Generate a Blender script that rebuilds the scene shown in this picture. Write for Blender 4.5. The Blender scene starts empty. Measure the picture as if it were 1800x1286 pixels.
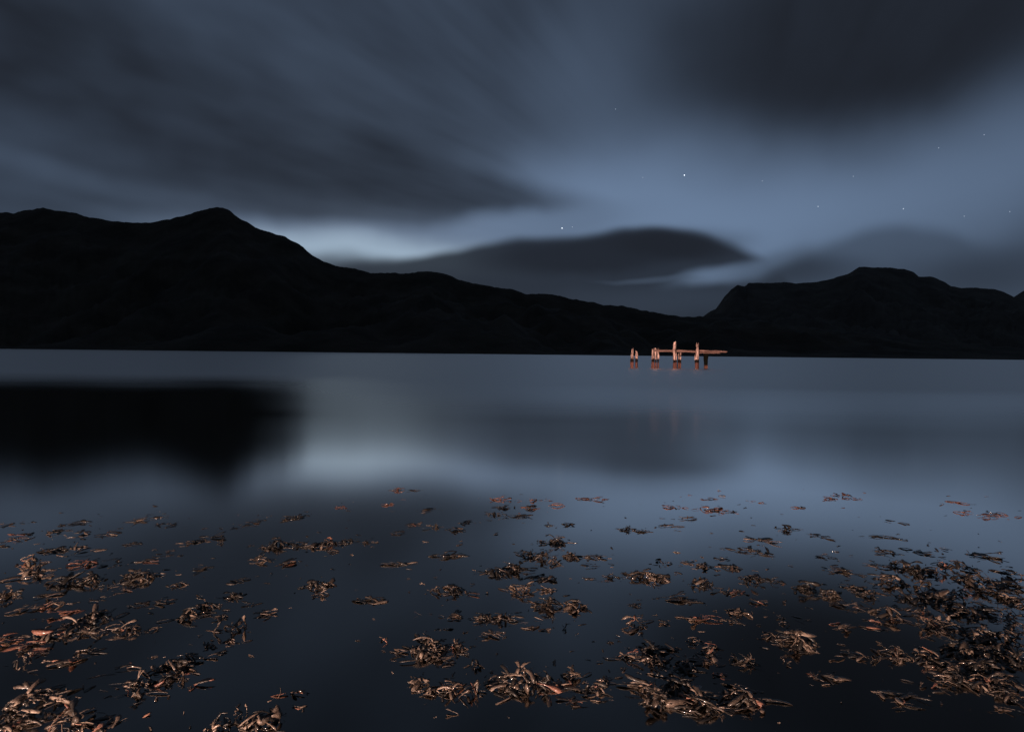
import bpy, math, random
import numpy as np
from mathutils import Vector, Matrix, Euler, noise

sc = bpy.context.scene
col = sc.collection
R = math.radians

# ------------------------------------------------------------------ camera
PW, PH, F = 1800.0, 1286.0, 1100.0           # photograph size and focal length in its pixels
CAM_H = 1.25
PITCH = math.atan2(22.0, F)
ROLL = R(0.61)
camd = bpy.data.cameras.new('camera')
camd.sensor_fit = 'HORIZONTAL'
camd.sensor_width = 36.0
camd.lens = 36.0 * F / PW
camd.clip_start = 0.05
camd.clip_end = 40000
cam = bpy.data.objects.new('camera', camd)
col.objects.link(cam)
CROT = Matrix.Rotation(math.pi / 2 - PITCH, 3, 'X') @ Matrix.Rotation(ROLL, 3, 'Z')
CPOS = Vector((0, 0, CAM_H))
cam.matrix_world = Matrix.Translation(CPOS) @ CROT.to_4x4()
sc.camera = cam


def ray(px, py):
    return (CROT @ Vector(((px - PW / 2) / F, -(py - PH / 2) / F, -1.0))).normalized()


def on_plane(px, py, z=0.0):
    d = ray(px, py)
    return CPOS + d * ((z - CAM_H) / d.z)


def at_depth(px, py, y):
    d = ray(px, py)
    return CPOS + d * (y / d.y)


def az_el(px, py):
    d = ray(px, py)
    return math.degrees(math.atan2(d.x, d.y)), math.degrees(math.asin(d.z))


# ------------------------------------------------------------------ sky, sun, exposure
SUN_AZ, SUN_EL = -15.0, 6.0                  # faint afterglow behind the left hand hills
SKY_STRENGTH = 0.020
world = bpy.data.worlds.new('World')
sc.world = world
world.use_nodes = True
wt = world.node_tree
for n in list(wt.nodes):
    wt.nodes.remove(n)


def wn(kind, **kw):
    n = wt.nodes.new(kind)
    for k, v in kw.items():
        setattr(n, k, v)
    return n


def put(sock, v):
    if isinstance(v, bpy.types.NodeSocket):
        wt.links.new(v, sock)
    else:
        sock.default_value = v


def mth(op, a, b=None, c=None, clamp=False):
    n = wn('ShaderNodeMath', operation=op, use_clamp=clamp)
    put(n.inputs[0], a)
    if b is not None:
        put(n.inputs[1], b)
    if c is not None:
        put(n.inputs[2], c)
    return n.outputs[0]


def comb(x, y, z):
    n = wn('ShaderNodeCombineXYZ')
    put(n.inputs[0], x); put(n.inputs[1], y); put(n.inputs[2], z)
    return n.outputs[0]


def nz(vec, scale, detail=3.0, rough=0.5):
    n = wn('ShaderNodeTexNoise', noise_dimensions='3D')
    put(n.inputs['Vector'], vec)
    n.inputs['Scale'].default_value = scale
    n.inputs['Detail'].default_value = detail
    n.inputs['Roughness'].default_value = rough
    return n.outputs['Fac']


def remap(v, a, b, c, d, mode='SMOOTHERSTEP'):
    n = wn('ShaderNodeMapRange', interpolation_type=mode, clamp=True)
    put(n.inputs[0], v)
    for i, q in enumerate((a, b, c, d)):
        put(n.inputs[1 + i], q)
    return n.outputs[0]


def mixf(f, a, b):
    n = wn('ShaderNodeMix', data_type='FLOAT')
    put(n.inputs[0], f); put(n.inputs[2], a); put(n.inputs[3], b)
    return n.outputs[0]


def dotv(v, c):
    n = wn('ShaderNodeVectorMath', operation='DOT_PRODUCT')
    put(n.inputs[0], v); n.inputs[1].default_value = c
    return n.outputs['Value']


tc = wn('ShaderNodeTexCoord').outputs['Generated']
sep = wn('ShaderNodeSeparateXYZ')
wt.links.new(tc, sep.inputs[0])
DX, DY, DZ = sep.outputs
az0 = mth('MULTIPLY', mth('ARCTAN2', DX, DY), 57.29578)
el0 = mth('MULTIPLY', mth('ARCSINE', DZ), 57.29578)
# wind-combed cloud streaks run together at one point low over the water
va, ve = az_el(1280, 470)
Dv = Vector((math.sin(R(va)) * math.cos(R(ve)), math.cos(R(va)) * math.cos(R(ve)), math.sin(R(ve))))
Rv = Dv.cross(Vector((0, 0, 1))).normalized()
Uv = Rv.cross(Dv)
sa, sb, scc = dotv(tc, Rv), dotv(tc, Uv), dotv(tc, Dv)
rho = mth('SQRT', mth('ADD', mth('ADD', mth('MULTIPLY', sa, sa), mth('MULTIPLY', sb, sb)), 0.004))
stv = comb(mth('DIVIDE', sa, rho), mth('DIVIDE', sb, rho), mth('MULTIPLY', scc, 0.8))
streak = nz(stv, 2.6, 3.0, 0.45)
streak2 = nz(stv, 7.0, 2.0, 0.5)
warp1 = mth('SUBTRACT', nz(tc, 5.0, 2.0, 0.5), 0.5)
warp2 = mth('SUBTRACT', nz(tc, 9.0, 2.0, 0.5), 0.5)
az = mth('MULTIPLY_ADD', warp1, 5.0, az0)
el = mth('MULTIPLY_ADD', warp2, 1.6, el0)
AE = comb(az, el, 0.0)
azs = mth('MULTIPLY_ADD', warp1, 1.5, az0)
els = mth('MULTIPLY_ADD', warp2, 0.7, el0)


def blob(c, px, py, sx, sy, rot, target, strength=1.0, hard=0.0):
    """soft patch of thicker or thinner cloud, centred on a direction of the sky"""
    a, e = az_el(px, py)
    k = math.degrees(1.0 / F)
    m = wn('ShaderNodeMapping', vector_type='TEXTURE')
    put(m.inputs['Vector'], AE)
    m.inputs['Location'].default_value = (a, e, 0)
    m.inputs['Rotation'].default_value = (0, 0, -R(rot))
    m.inputs['Scale'].default_value = (sx * k, sy * k, 1)
    ln = wn('ShaderNodeVectorMath', operation='LENGTH')
    wt.links.new(m.outputs[0], ln.inputs[0])
    g = remap(ln.outputs['Value'], hard, 1.0, strength, 0.0)
    return mixf(g, c, target)


def edge_curve(pts, lo, hi):
    """elevation of a cloud top over azimuth"""
    n = wn('ShaderNodeFloatCurve')
    cu = n.mapping.curves[0]
    P = []
    for px, py in pts:
        a, e = az_el(px, py)
        P.append(((a - lo) / (hi - lo), e / 30.0))
    cu.points[0].location = P[0]
    cu.points[1].location = P[-1]
    for p in P[1:-1]:
        cu.points.new(*p)
    n.mapping.update()
    put(n.inputs['Value'], remap(azs, lo, hi, 0.0, 1.0, 'LINEAR'))
    return mth('MULTIPLY', n.outputs[0], 30.0)


C = mth('ADD', 0.76, 0.0)
C = blob(C, 100, 110, 620, 300, 20, 0.90, 0.9)
C = blob(C, 90, 265, 440, 90, 12, 0.82, 0.9)
C = blob(C, 620, 100, 560, 250, 24, 0.84, 0.9, 0.25)
C = blob(C, 960, 90, 280, 300, 30, 0.80, 0.9)
C = blob(C, 1280, 345, 700, 215, -6, -0.14, 1.0, 0.25)
C = blob(C, 1070, 170, 260, 180, 20, 0.44, 0.7)
C = blob(C, 1800, 290, 420, 150, -14, 0.20, 0.7)
C = blob(C, 1540, 50, 520, 270, -5, 1.02, 1.0, 0.22)
C = blob(C, 600, 300, 560, 90, 9, 0.95, 1.0, 0.05)
C = blob(C, 870, 345, 300, 52, 9, 0.86, 0.85)
C = blob(C, 280, 348, 520, 32, 6, 0.66, 0.8)
C = blob(C, 140, 376, 240, 20, 4, 0.84, 0.9)
C = blob(C, 640, 425, 540, 46, 1, 0.04, 1.0, 0.1)
C = blob(C, 930, 390, 330, 40, -6, 0.0, 0.85)
# combing is strongest in the cloud left of the clearing and overhead
SW = mth('MULTIPLY', remap(az0, -6.0, 14.0, 1.0, 0.15), remap(rho, 0.12, 0.5, 0.0, 1.0))
C = mth('MULTIPLY_ADD', mth('MULTIPLY', mth('SUBTRACT', streak, 0.5), SW), 0.34, C)
C = mth('MULTIPLY_ADD', mth('MULTIPLY', mth('SUBTRACT', streak2, 0.5), SW), 0.36, C)
C = mth('MULTIPLY_ADD', mth('MULTIPLY', mth('SUBTRACT', nz(stv, 15.0, 2.0, 0.5), 0.5), SW), 0.16, C)
C = mth('MULTIPLY_ADD', mth('SUBTRACT', nz(tc, 3.2, 4.0, 0.5), 0.5), 0.16, C)
# bank of low cloud on the right with a hump in it
e2 = edge_curve([(-900, 640), (1180, 520), (1330, 470), (1400, 440), (1480, 420), (1530, 396), (1590, 388), (1660, 396),
                 (1720, 418), (1790, 428), (1900, 432), (2600, 470)], -50, 50)
m2 = remap(mth('SUBTRACT', el, e2), -1.3, 0.7, 0.72, 0.0)
C = mixf(m2, C, 0.72)
C = blob(C, 1400, 474, 110, 34, -4, 0.90, 0.85)
C = blob(C, 1720, 478, 150, 48, 0, 0.86, 0.8)
# long lens-shaped cloud over the low ridge
e1 = edge_curve([(-900, 640), (480, 500), (600, 460), (700, 449), (800, 433), (900, 416), (960, 411), (1040, 407), (1100, 398),
                 (1150, 394), (1200, 401), (1260, 416), (1310, 434), (1345, 450), (1400, 500), (1450, 560), (2600, 640)], -50, 50)
m1 = remap(mth('SUBTRACT', els, e1), -1.0, 0.45, 1.0, 0.0)
C = mixf(m1, C, 0.93)
C = blob(C, 1060, 444, 300, 50, -3, 1.0, 0.9, 0.3)
C = blob(C, 1180, 432, 140, 36, 6, 1.02, 0.8, 0.2)
C = blob(C, 1262, 484, 130, 26, -10, 0.12, 0.9, 0.0)
C = blob(C, 1345, 468, 110, 34, -16, 0.40, 0.8, 0.0)
C = blob(C, 1420, 482, 120, 34, -4, 0.86, 0.7)
C = blob(C, 1150, 492, 120, 9, 0, 0.62, 0.6)
C = blob(C, 1160, 530, 300, 46, 0, 0.84, 0.7)

sky = wn('ShaderNodeTexSky', sky_type='NISHITA')
sky.sun_disc = False
sky.sun_elevation = R(SUN_EL)
sky.sun_rotation = R(SUN_AZ)
sky.altitude = 0
sky.air_density = 1.0
sky.dust_density = 0.6
sky.ozone_density = 2.0
CLEAR_TINT = (0.72, 0.86, 1.02, 1)
CLOUD_COL = (0.80, 1.02, 1.50)
tint = wn('ShaderNodeMix', data_type='RGBA', blend_type='MULTIPLY')
tint.inputs[0].default_value = 1.0
wt.links.new(sky.outputs[0], tint.inputs[6])
tint.inputs[7].default_value = CLEAR_TINT
# thin air-lit veil evens the clear sky out, clouds are a darker grey
veil = wn('ShaderNodeMix', data_type='RGBA')
veil.inputs[0].default_value = 0.80
wt.links.new(tint.outputs[2], veil.inputs[6])
veil.inputs[7].default_value = (7.2, 10.5, 16.6, 1)
# afterglow low behind the gap between the hills
glow = wn('ShaderNodeMix', data_type='RGBA')
put(glow.inputs[0], blob(0.0, 630, 446, 450, 58, 1, 1.0, 1.0))
wt.links.new(veil.outputs[2], glow.inputs[6])
glow.inputs[7].default_value = (16.6, 21.8, 27.5, 1)
cm = wn('ShaderNodeMix', data_type='RGBA')
cm.clamp_factor = False
put(cm.inputs[0], mth('MINIMUM', mth('MAXIMUM', C, -0.8), 1.05))
wt.links.new(glow.outputs[2], cm.inputs[6])
cm.inputs[7].default_value = (*CLOUD_COL, 1)
bg = wn('ShaderNodeBackground')
wt.links.new(cm.outputs[2], bg.inputs[0])
bg.inputs[1].default_value = SKY_STRENGTH
wo = wn('ShaderNodeOutputWorld')
wt.links.new(bg.outputs[0], wo.inputs[0])

sl = bpy.data.lights.new('sun', 'SUN')
sl.energy = 0.02
sl.angle = R(0.5)
sl.color = (1.0, 0.92, 0.82)
so = bpy.data.objects.new('sun', sl)
col.objects.link(so)
sd = Vector((math.sin(R(SUN_AZ)) * math.cos(R(SUN_EL)), math.cos(R(SUN_AZ)) * math.cos(R(SUN_EL)), math.sin(R(SUN_EL))))
so.rotation_euler = (-sd).to_track_quat('-Z', 'Y').to_euler()


# the photographer's torch stands left of the camera: a tight beam on the jetty and the spill round it
def torch(name, pos, target, size, blend, power, color, radius):
    l = bpy.data.lights.new(name, 'SPOT')
    l.energy = power
    l.spot_size = R(size)
    l.spot_blend = blend
    l.color = color
    l.shadow_soft_size = radius
    o = bpy.data.objects.new(name, l)
    col.objects.link(o)
    o.location = pos
    o.rotation_euler = (Vector(target) - Vector(pos)).to_track_quat('-Z', 'Y').to_euler()
    return o


JET = on_plane(1190, 647)
torch('torch_beam', (-9.0, 1.0, 1.1), (JET.x, JET.y, 1.2), 13, 0.7, 360000, (1.0, 0.54, 0.43), 0.04)
torch('torch_spill', (-2.6, -3.5, 0.62), (0.9, 4.5, 0.0), 85, 0.6, 5800, (1.0, 0.70, 0.57), 0.03)

sc.view_settings.view_transform = 'Standard'
sc.view_settings.look = 'None'
sc.view_settings.exposure = 0.0
sc.view_settings.gamma = 1.0
sc.render.engine = 'CYCLES'
sc.cycles.use_denoising = True
sc.cycles.max_bounces = 8
sc.cycles.transparent_max_bounces = 12
sc.cycles.sample_clamp_indirect = 3.0


# ------------------------------------------------------------------ helpers
def mat(name):
    m = bpy.data.materials.new(name)
    m.use_nodes = True
    nt = m.node_tree
    for n in list(nt.nodes):
        nt.nodes.remove(n)
    out = nt.nodes.new('ShaderNodeOutputMaterial')
    return m, nt, out


def link(nt, a, b):
    nt.links.new(a, b)


def mesh_obj(name, verts, faces, material, parent=None, smooth=True):
    me = bpy.data.meshes.new(name)
    me.from_pydata([tuple(v) for v in verts], [], [tuple(f) for f in faces])
    if smooth:
        me.polygons.foreach_set('use_smooth', [True] * len(me.polygons))
    me.materials.append(material)
    me.update()
    o = bpy.data.objects.new(name, me)
    col.objects.link(o)
    if parent:
        o.parent = parent
    return o


def empty(name, loc):
    o = bpy.data.objects.new(name, None)
    o.empty_display_size = 0.1
    o.location = loc
    col.objects.link(o)
    return o


def tag(o, label=None, cat=None, group=None, kind=None):
    if label: o['label'] = label
    if cat: o['category'] = cat
    if group: o['group'] = group
    if kind: o['kind'] = kind
    return o


# ------------------------------------------------------------------ materials
def mat_hill(name, dark, light):
    m, nt, out = mat(name)
    b = nt.nodes.new('ShaderNodeBsdfPrincipled')
    b.inputs['Roughness'].default_value = 0.95
    b.inputs['Specular IOR Level'].default_value = 0.1
    g = nt.nodes.new('ShaderNodeNewGeometry')
    n1 = nt.nodes.new('ShaderNodeTexNoise'); n1.inputs['Scale'].default_value = 0.011
    n1.inputs['Detail'].default_value = 8; n1.inputs['Roughness'].default_value = 0.65
    link(nt, g.outputs['Position'], n1.inputs['Vector'])
    r = nt.nodes.new('ShaderNodeValToRGB')
    r.color_ramp.elements[0].position = 0.38; r.color_ramp.elements[0].color = (*dark, 1)
    r.color_ramp.elements[1].position = 0.68; r.color_ramp.elements[1].color = (*light, 1)
    link(nt, n1.outputs['Fac'], r.inputs[0])
    link(nt, r.outputs[0], b.inputs['Base Color'])
    bp = nt.nodes.new('ShaderNodeBump'); bp.inputs['Strength'].default_value = 0.5; bp.inputs['Distance'].default_value = 6
    n2 = nt.nodes.new('ShaderNodeTexNoise'); n2.inputs['Scale'].default_value = 0.03; n2.inputs['Detail'].default_value = 7
    link(nt, g.outputs['Position'], n2.inputs['Vector'])
    link(nt, n2.outputs['Fac'], bp.inputs['Height'])
    link(nt, bp.outputs[0], b.inputs['Normal'])
    link(nt, b.outputs[0], out.inputs[0])
    return m


def mat_water():
    m, nt, out = mat('still_water')
    g = nt.nodes.new('ShaderNodeNewGeometry')
    s = nt.nodes.new('ShaderNodeSeparateXYZ'); link(nt, g.outputs['Position'], s.inputs[0])
    # wind ruffles the water offshore; the shallows stay nearly glassy
    mp = nt.nodes.new('ShaderNodeMapping'); mp.inputs['Scale'].default_value = (0.035, 0.09, 1)
    link(nt, g.outputs['Position'], mp.inputs[0])
    n = nt.nodes.new('ShaderNodeTexNoise'); n.inputs['Scale'].default_value = 1.0; n.inputs['Detail'].default_value = 3
    link(nt, mp.outputs[0], n.inputs['Vector'])
    sub = nt.nodes.new('ShaderNodeMath'); sub.operation = 'MULTIPLY_ADD'
    link(nt, n.outputs['Fac'], sub.inputs[0]); sub.inputs[1].default_value = 10.0; link(nt, s.outputs['Y'], sub.inputs[2])
    xo = nt.nodes.new('ShaderNodeMath'); xo.operation = 'MULTIPLY_ADD'      # the lee under the left hills reaches farther out
    le = nt.nodes.new('ShaderNodeMapRange'); le.interpolation_type = 'SMOOTHSTEP'
    link(nt, s.outputs['X'], le.inputs[0]); le.inputs[1].default_value = -8.5; le.inputs[2].default_value = -2.0
    link(nt, le.outputs[0], xo.inputs[0]); xo.inputs[1].default_value = 8.5; link(nt, sub.outputs[0], xo.inputs[2])
    mr = nt.nodes.new('ShaderNodeMapRange'); mr.interpolation_type = 'LINEAR'
    link(nt, xo.outputs[0], mr.inputs[0])
    mr.inputs[1].default_value = 20; mr.inputs[2].default_value = 38; mr.inputs[3].default_value = 0.12; mr.inputs[4].default_value = 0.46
    gl = nt.nodes.new('ShaderNodeBsdfGlossy'); gl.distribution = 'BECKMANN'
    gl.inputs['Color'].default_value = (1.0, 0.965, 0.92, 1)
    link(nt, mr.outputs[0], gl.inputs['Roughness'])
    tr = nt.nodes.new('ShaderNodeBsdfTransparent'); tr.inputs[0].default_value = (0.26, 0.30, 0.29, 1)
    fr = nt.nodes.new('ShaderNodeFresnel'); fr.inputs[0].default_value = 1.34
    pw = nt.nodes.new('ShaderNodeMath'); pw.operation = 'POWER'; link(nt, fr.outputs[0], pw.inputs[0]); pw.inputs[1].default_value = 1.0
    mu = nt.nodes.new('ShaderNodeMath'); mu.operation = 'MULTIPLY'; mu.use_clamp = True
    link(nt, pw.outputs[0], mu.inputs[0]); mu.inputs[1].default_value = 3.2
    mx = nt.nodes.new('ShaderNodeMixShader')
    link(nt, mu.outputs[0], mx.inputs[0]); link(nt, tr.outputs[0], mx.inputs[1]); link(nt, gl.outputs[0], mx.inputs[2])
    link(nt, mx.outputs[0], out.inputs[0])
    return m


def mat_bed():
    m, nt, out = mat('silty_lake_bed')
    b = nt.nodes.new('ShaderNodeBsdfPrincipled'); b.inputs['Roughness'].default_value = 0.9
    g = nt.nodes.new('ShaderNodeNewGeometry')
    n = nt.nodes.new('ShaderNodeTexNoise'); n.inputs['Scale'].default_value = 6; n.inputs['Detail'].default_value = 6
    link(nt, g.outputs['Position'], n.inputs['Vector'])
    r = nt.nodes.new('ShaderNodeValToRGB')
    r.color_ramp.elements[0].position = 0.35; r.color_ramp.elements[0].color = (0.012, 0.011, 0.010, 1)
    r.color_ramp.elements[1].position = 0.7; r.color_ramp.elements[1].color = (0.035, 0.030, 0.026, 1)
    link(nt, n.outputs['Fac'], r.inputs[0]); link(nt, r.outputs[0], b.inputs['Base Color'])
    link(nt, b.outputs[0], out.inputs[0])
    return m


def mat_weed(name, c1, c2, c3, rough=0.5):
    m, nt, out = mat(name)
    b = nt.nodes.new('ShaderNodeBsdfPrincipled')
    b.inputs['Roughness'].default_value = rough
    b.inputs['Specular IOR Level'].default_value = 0.4
    b.inputs['Coat Weight'].default_value = 0.3
    b.inputs['Coat Roughness'].default_value = 0.1
    g = nt.nodes.new('ShaderNodeNewGeometry')
    oi = nt.nodes.new('ShaderNodeObjectInfo')
    n = nt.nodes.new('ShaderNodeTexNoise'); n.inputs['Scale'].default_value = 23; n.inputs['Detail'].default_value = 4
    link(nt, g.outputs['Position'], n.inputs['Vector'])
    ad = nt.nodes.new('ShaderNodeMath'); ad.operation = 'MULTIPLY_ADD'
    link(nt, oi.outputs['Random'], ad.inputs[0]); ad.inputs[1].default_value = 0.35
    sb_ = nt.nodes.new('ShaderNodeMath'); sb_.operation = 'SUBTRACT'; link(nt, n.outputs['Fac'], sb_.inputs[0]); sb_.inputs[1].default_value = 0.17
    link(nt, sb_.outputs[0], ad.inputs[2])
    r = nt.nodes.new('ShaderNodeValToRGB')
    r.color_ramp.elements[0].position = 0.25; r.color_ramp.elements[0].color = (*c1, 1)
    r.color_ramp.elements[1].position = 0.75; r.color_ramp.elements[1].color = (*c3, 1)
    e = r.color_ramp.elements.new(0.52); e.color = (*c2, 1)
    link(nt, ad.outputs[0], r.inputs[0]); link(nt, r.outputs[0], b.inputs['Base Color'])
    n2 = nt.nodes.new('ShaderNodeTexNoise'); n2.inputs['Scale'].default_value = 160; n2.inputs['Detail'].default_value = 3
    link(nt, g.outputs['Position'], n2.inputs['Vector'])
    bp = nt.nodes.new('ShaderNodeBump'); bp.inputs['Strength'].default_value = 0.7; bp.inputs['Distance'].default_value = 0.004
    link(nt, n2.outputs['Fac'], bp.inputs['Height']); link(nt, bp.outputs[0], b.inputs['Normal'])
    link(nt, b.outputs[0], out.inputs[0])
    return m


def mat_wood(name, weedy=False):
    m, nt, out = mat(name)
    b = nt.nodes.new('ShaderNodeBsdfPrincipled'); b.inputs['Roughness'].default_value = 0.95
    b.inputs['Specular IOR Level'].default_value = 0.05
    g = nt.nodes.new('ShaderNodeNewGeometry')
    s = nt.nodes.new('ShaderNodeSeparateXYZ'); link(nt, g.outputs['Position'], s.inputs[0])
    mp = nt.nodes.new('ShaderNodeMapping'); mp.inputs['Scale'].default_value = (7, 7, 1.1)
    link(nt, g.outputs['Position'], mp.inputs[0])
    n = nt.nodes.new('ShaderNodeTexNoise'); n.inputs['Scale'].default_value = 1.0; n.inputs['Detail'].default_value = 6; n.inputs['Roughness'].default_value = 0.7
    link(nt, mp.outputs[0], n.inputs['Vector'])
    r = nt.nodes.new('ShaderNodeValToRGB')
    r.color_ramp.elements[0].position = 0.42; r.color_ramp.elements[0].color = (0.045, 0.03, 0.025, 1)
    r.color_ramp.elements[1].position = 0.62; r.color_ramp.elements[1].color = (0.56, 0.47, 0.41, 1)
    link(nt, n.outputs['Fac'], r.inputs[0])
    # tide marks: red-brown weed up to 0.55 m, a black band above it, bare bleached wood over that
    n3 = nt.nodes.new('ShaderNodeTexNoise'); n3.inputs['Scale'].default_value = 3.0; n3.inputs['Detail'].default_value = 3
    link(nt, g.outputs['Position'], n3.inputs['Vector'])
    zz = nt.nodes.new('ShaderNodeMath'); zz.operation = 'MULTIPLY_ADD'
    link(nt, n3.outputs['Fac'], zz.inputs[0]); zz.inputs[1].default_value = 0.35; link(nt, s.outputs['Z'], zz.inputs[2])
    zr = nt.nodes.new('ShaderNodeValToRGB')
    e = zr.color_ramp.elements
    if weedy:
        e[0].position = 0.17; e[0].color = (0.10, 0.055, 0.04, 1)
        e[1].position = 0.24; e[1].color = (0.003, 0.004, 0.0026, 1)
    else:
        e[0].position = 0.34; e[0].color = (0.085, 0.046, 0.038, 1)
        e[1].position = 0.37; e[1].color = (0.010, 0.008, 0.007, 1)
        q = e.new(0.50); q.color = (0.010, 0.008, 0.007, 1)
        q = e.new(0.53); q.color = (0.1, 0.07, 0.06, 1)
    d = nt.nodes.new('ShaderNodeMath'); d.operation = 'DIVIDE'; link(nt, zz.outputs[0], d.inputs[0]); d.inputs[1].default_value = 2.0
    link(nt, d.outputs[0], zr.inputs[0])
    lt = nt.nodes.new('ShaderNodeMix'); lt.data_type = 'RGBA'
    hi = nt.nodes.new('ShaderNodeMath'); hi.operation = 'GREATER_THAN'; link(nt, d.outputs[0], hi.inputs[0]); hi.inputs[1].default_value = 9.0 if weedy else 0.52
    link(nt, hi.outputs[0], lt.inputs[0]); link(nt, zr.outputs[0], lt.inputs[6]); link(nt, r.outputs[0], lt.inputs[7])
    link(nt, lt.outputs[2], b.inputs['Base Color'])
    bp = nt.nodes.new('ShaderNodeBump'); bp.inputs['Strength'].default_value = 0.8; bp.inputs['Distance'].default_value = 0.05
    link(nt, n.outputs['Fac'], bp.inputs['Height']); link(nt, bp.outputs[0], b.inputs['Normal'])
    link(nt, b.outputs[0], out.inputs[0])
    return m


def mat_beam():
    m, nt, out = mat('rough_sawn_beam_wood')
    b = nt.nodes.new('ShaderNodeBsdfPrincipled'); b.inputs['Roughness'].default_value = 0.85
    g = nt.nodes.new('ShaderNodeNewGeometry')
    mp = nt.nodes.new('ShaderNodeMapping'); mp.inputs['Scale'].default_value = (0.9, 9, 12)
    link(nt, g.outputs['Position'], mp.inputs[0])
    n = nt.nodes.new('ShaderNodeTexNoise'); n.inputs['Scale'].default_value = 1.0; n.inputs['Detail'].default_value = 6; n.inputs['Roughness'].default_value = 0.7
    link(nt, mp.outputs[0], n.inputs['Vector'])
    r = nt.nodes.new('ShaderNodeValToRGB')
    r.color_ramp.elements[0].position = 0.36; r.color_ramp.elements[0].color = (0.05, 0.033, 0.026, 1)
    r.color_ramp.elements[1].position = 0.66; r.color_ramp.elements[1].color = (0.20, 0.14, 0.115, 1)
    link(nt, n.outputs['Fac'], r.inputs[0]); link(nt, r.outputs[0], b.inputs['Base Color'])
    bp = nt.nodes.new('ShaderNodeBump'); bp.inputs['Strength'].default_value = 0.8; bp.inputs['Distance'].default_value = 0.05
    link(nt, n.outputs['Fac'], bp.inputs['Height']); link(nt, bp.outputs[0], b.inputs['Normal'])
    link(nt, b.outputs[0], out.inputs[0])
    return m


def mat_star(name, c, s):
    m, nt, out = mat(name)
    e = nt.nodes.new('ShaderNodeEmission'); e.inputs[0].default_value = (*c, 1); e.inputs[1].default_value = s
    link(nt, e.outputs[0], out.inputs[0])
    return m


M_HILL_L = mat_hill('heather_hillside', (0.020, 0.018, 0.014), (0.050, 0.042, 0.032))
M_HILL_R = mat_hill('rocky_moorland', (0.040, 0.036, 0.031), (0.070, 0.063, 0.054))
M_HILL_F = mat_hill('far_rock', (0.045, 0.042, 0.040), (0.095, 0.088, 0.080))
M_WATER = mat_water()
M_BED = mat_bed()
M_WEED = {
    'b': mat_weed('brown_wrack', (0.030, 0.021, 0.016), (0.090, 0.063, 0.047), (0.20, 0.145, 0.11)),
    'r': mat_weed('red_weed_torch_tint', (0.060, 0.025, 0.018), (0.15, 0.064, 0.042), (0.25, 0.125, 0.085)),  # reddish weed; in the far rows the torch's red hue is put into the colour
    'd': mat_weed('dark_wrack', (0.007, 0.006, 0.005), (0.017, 0.013, 0.010), (0.050, 0.035, 0.025)),
}
M_WOOD = mat_wood('weathered_post_wood')
M_WEEDY = mat_wood('algae_blackened_post_wood', True)
M_BEAM = mat_beam()

# ------------------------------------------------------------------ lake bed and water
ys = [-60, -20, -8, -3, 0, 1, 2, 3, 4, 6, 9, 14, 25, 45, 80, 160, 400, 900, 2500, 6000, 14000]
xs = [-14000, -6000, -2500, -900, -300, -100, -40, -20, -10, -6, -4, -2, 0, 2, 4, 6, 10, 20, 40, 100, 300, 900, 2500, 6000, 14000]


def bed_z(x, y):
    if y < 1.5:
        return -0.09 + (1.5 - y) * 0.10
    return -0.09 - 0.07 * (y - 1.5) if y < 30 else -2.1 - 0.02 * min(y - 30, 200)


verts = [(x, y, bed_z(x, y) + 0.02 * noise.noise(Vector((x * 0.7, y * 0.7, 0)))) for y in ys for x in xs]
nx = len(xs)
faces = [(j * nx + i, j * nx + i + 1, (j + 1) * nx + i + 1, (j + 1) * nx + i) for j in range(len(ys) - 1) for i in range(nx - 1)]
tag(mesh_obj('lake_bed', verts, faces, M_BED), kind='structure')
tag(mesh_obj('water', [(-14000, -20, 0), (14000, -20, 0), (14000, 14000, 0), (-14000, 14000, 0)], [(0, 1, 2, 3)], M_WATER), kind='structure')


# ------------------------------------------------------------------ mountains
def fbm(x, y, z=0.0, o=5):
    return noise.fractal(Vector((x, y, z)), 0.9, 2.0, o)


def mountain(name, prof, shore, crest, material, seed, relief, step=5, nt_=34):
    """a ridge whose crest line is given by directions; it climbs from its foot to the crest and falls away behind"""
    pxs = np.arange(prof[0][0], prof[-1][0] + 0.1, step)
    pys = np.interp(pxs, [p[0] for p in prof], [p[1] for p in prof])
    V, Fc = [], []
    ts = [i / nt_ for i in range(nt_ + 1)] + [1.12, 1.3, 1.6, 2.0]
    for px, py in zip(pxs, pys):
        u = (px - prof[0][0]) / (prof[-1][0] - prof[0][0])
        S = shore(u) * (1 + 0.03 * fbm(px * 0.004, seed, 1.7))
        D = crest(u)
        d = ray(px, py)
        top = CPOS + d * (D / d.y)
        H = top.z + relief * 0.035 * fbm(px * 0.045, seed, 0.3)
        hx, hy = d.x / d.y, 1.0
        for t in ts:
            y = S + t * (D - S)
            x = hx * y
            if t <= 1:
                z = H * (0.25 * t + 0.75 * t ** 1.9)
                w = 4 * t * (1 - t)
                z += relief * w * (0.5 * fbm(x * 0.0022, y * 0.0022, seed) + 0.35 * fbm(x * 0.008, y * 0.003, seed + 3)) * min(1.0, H / 160.0)
                z = min(z, H * (y / D) * 0.985) if t < 1 else z
                z = max(z, 0.4 + 6 * t) if t > 0 else -6.0
            else:
                z = H * (1 - 0.75 * (t - 1))
            V.append((x, y, z))
    m = len(ts)
    for i in range(len(pxs) - 1):
        for j in range(m - 1):
            Fc.append((i * m + j, (i + 1) * m + j, (i + 1) * m + j + 1, i * m + j + 1))
    return tag(mesh_obj(name, V, Fc, material), kind='structure')


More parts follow.
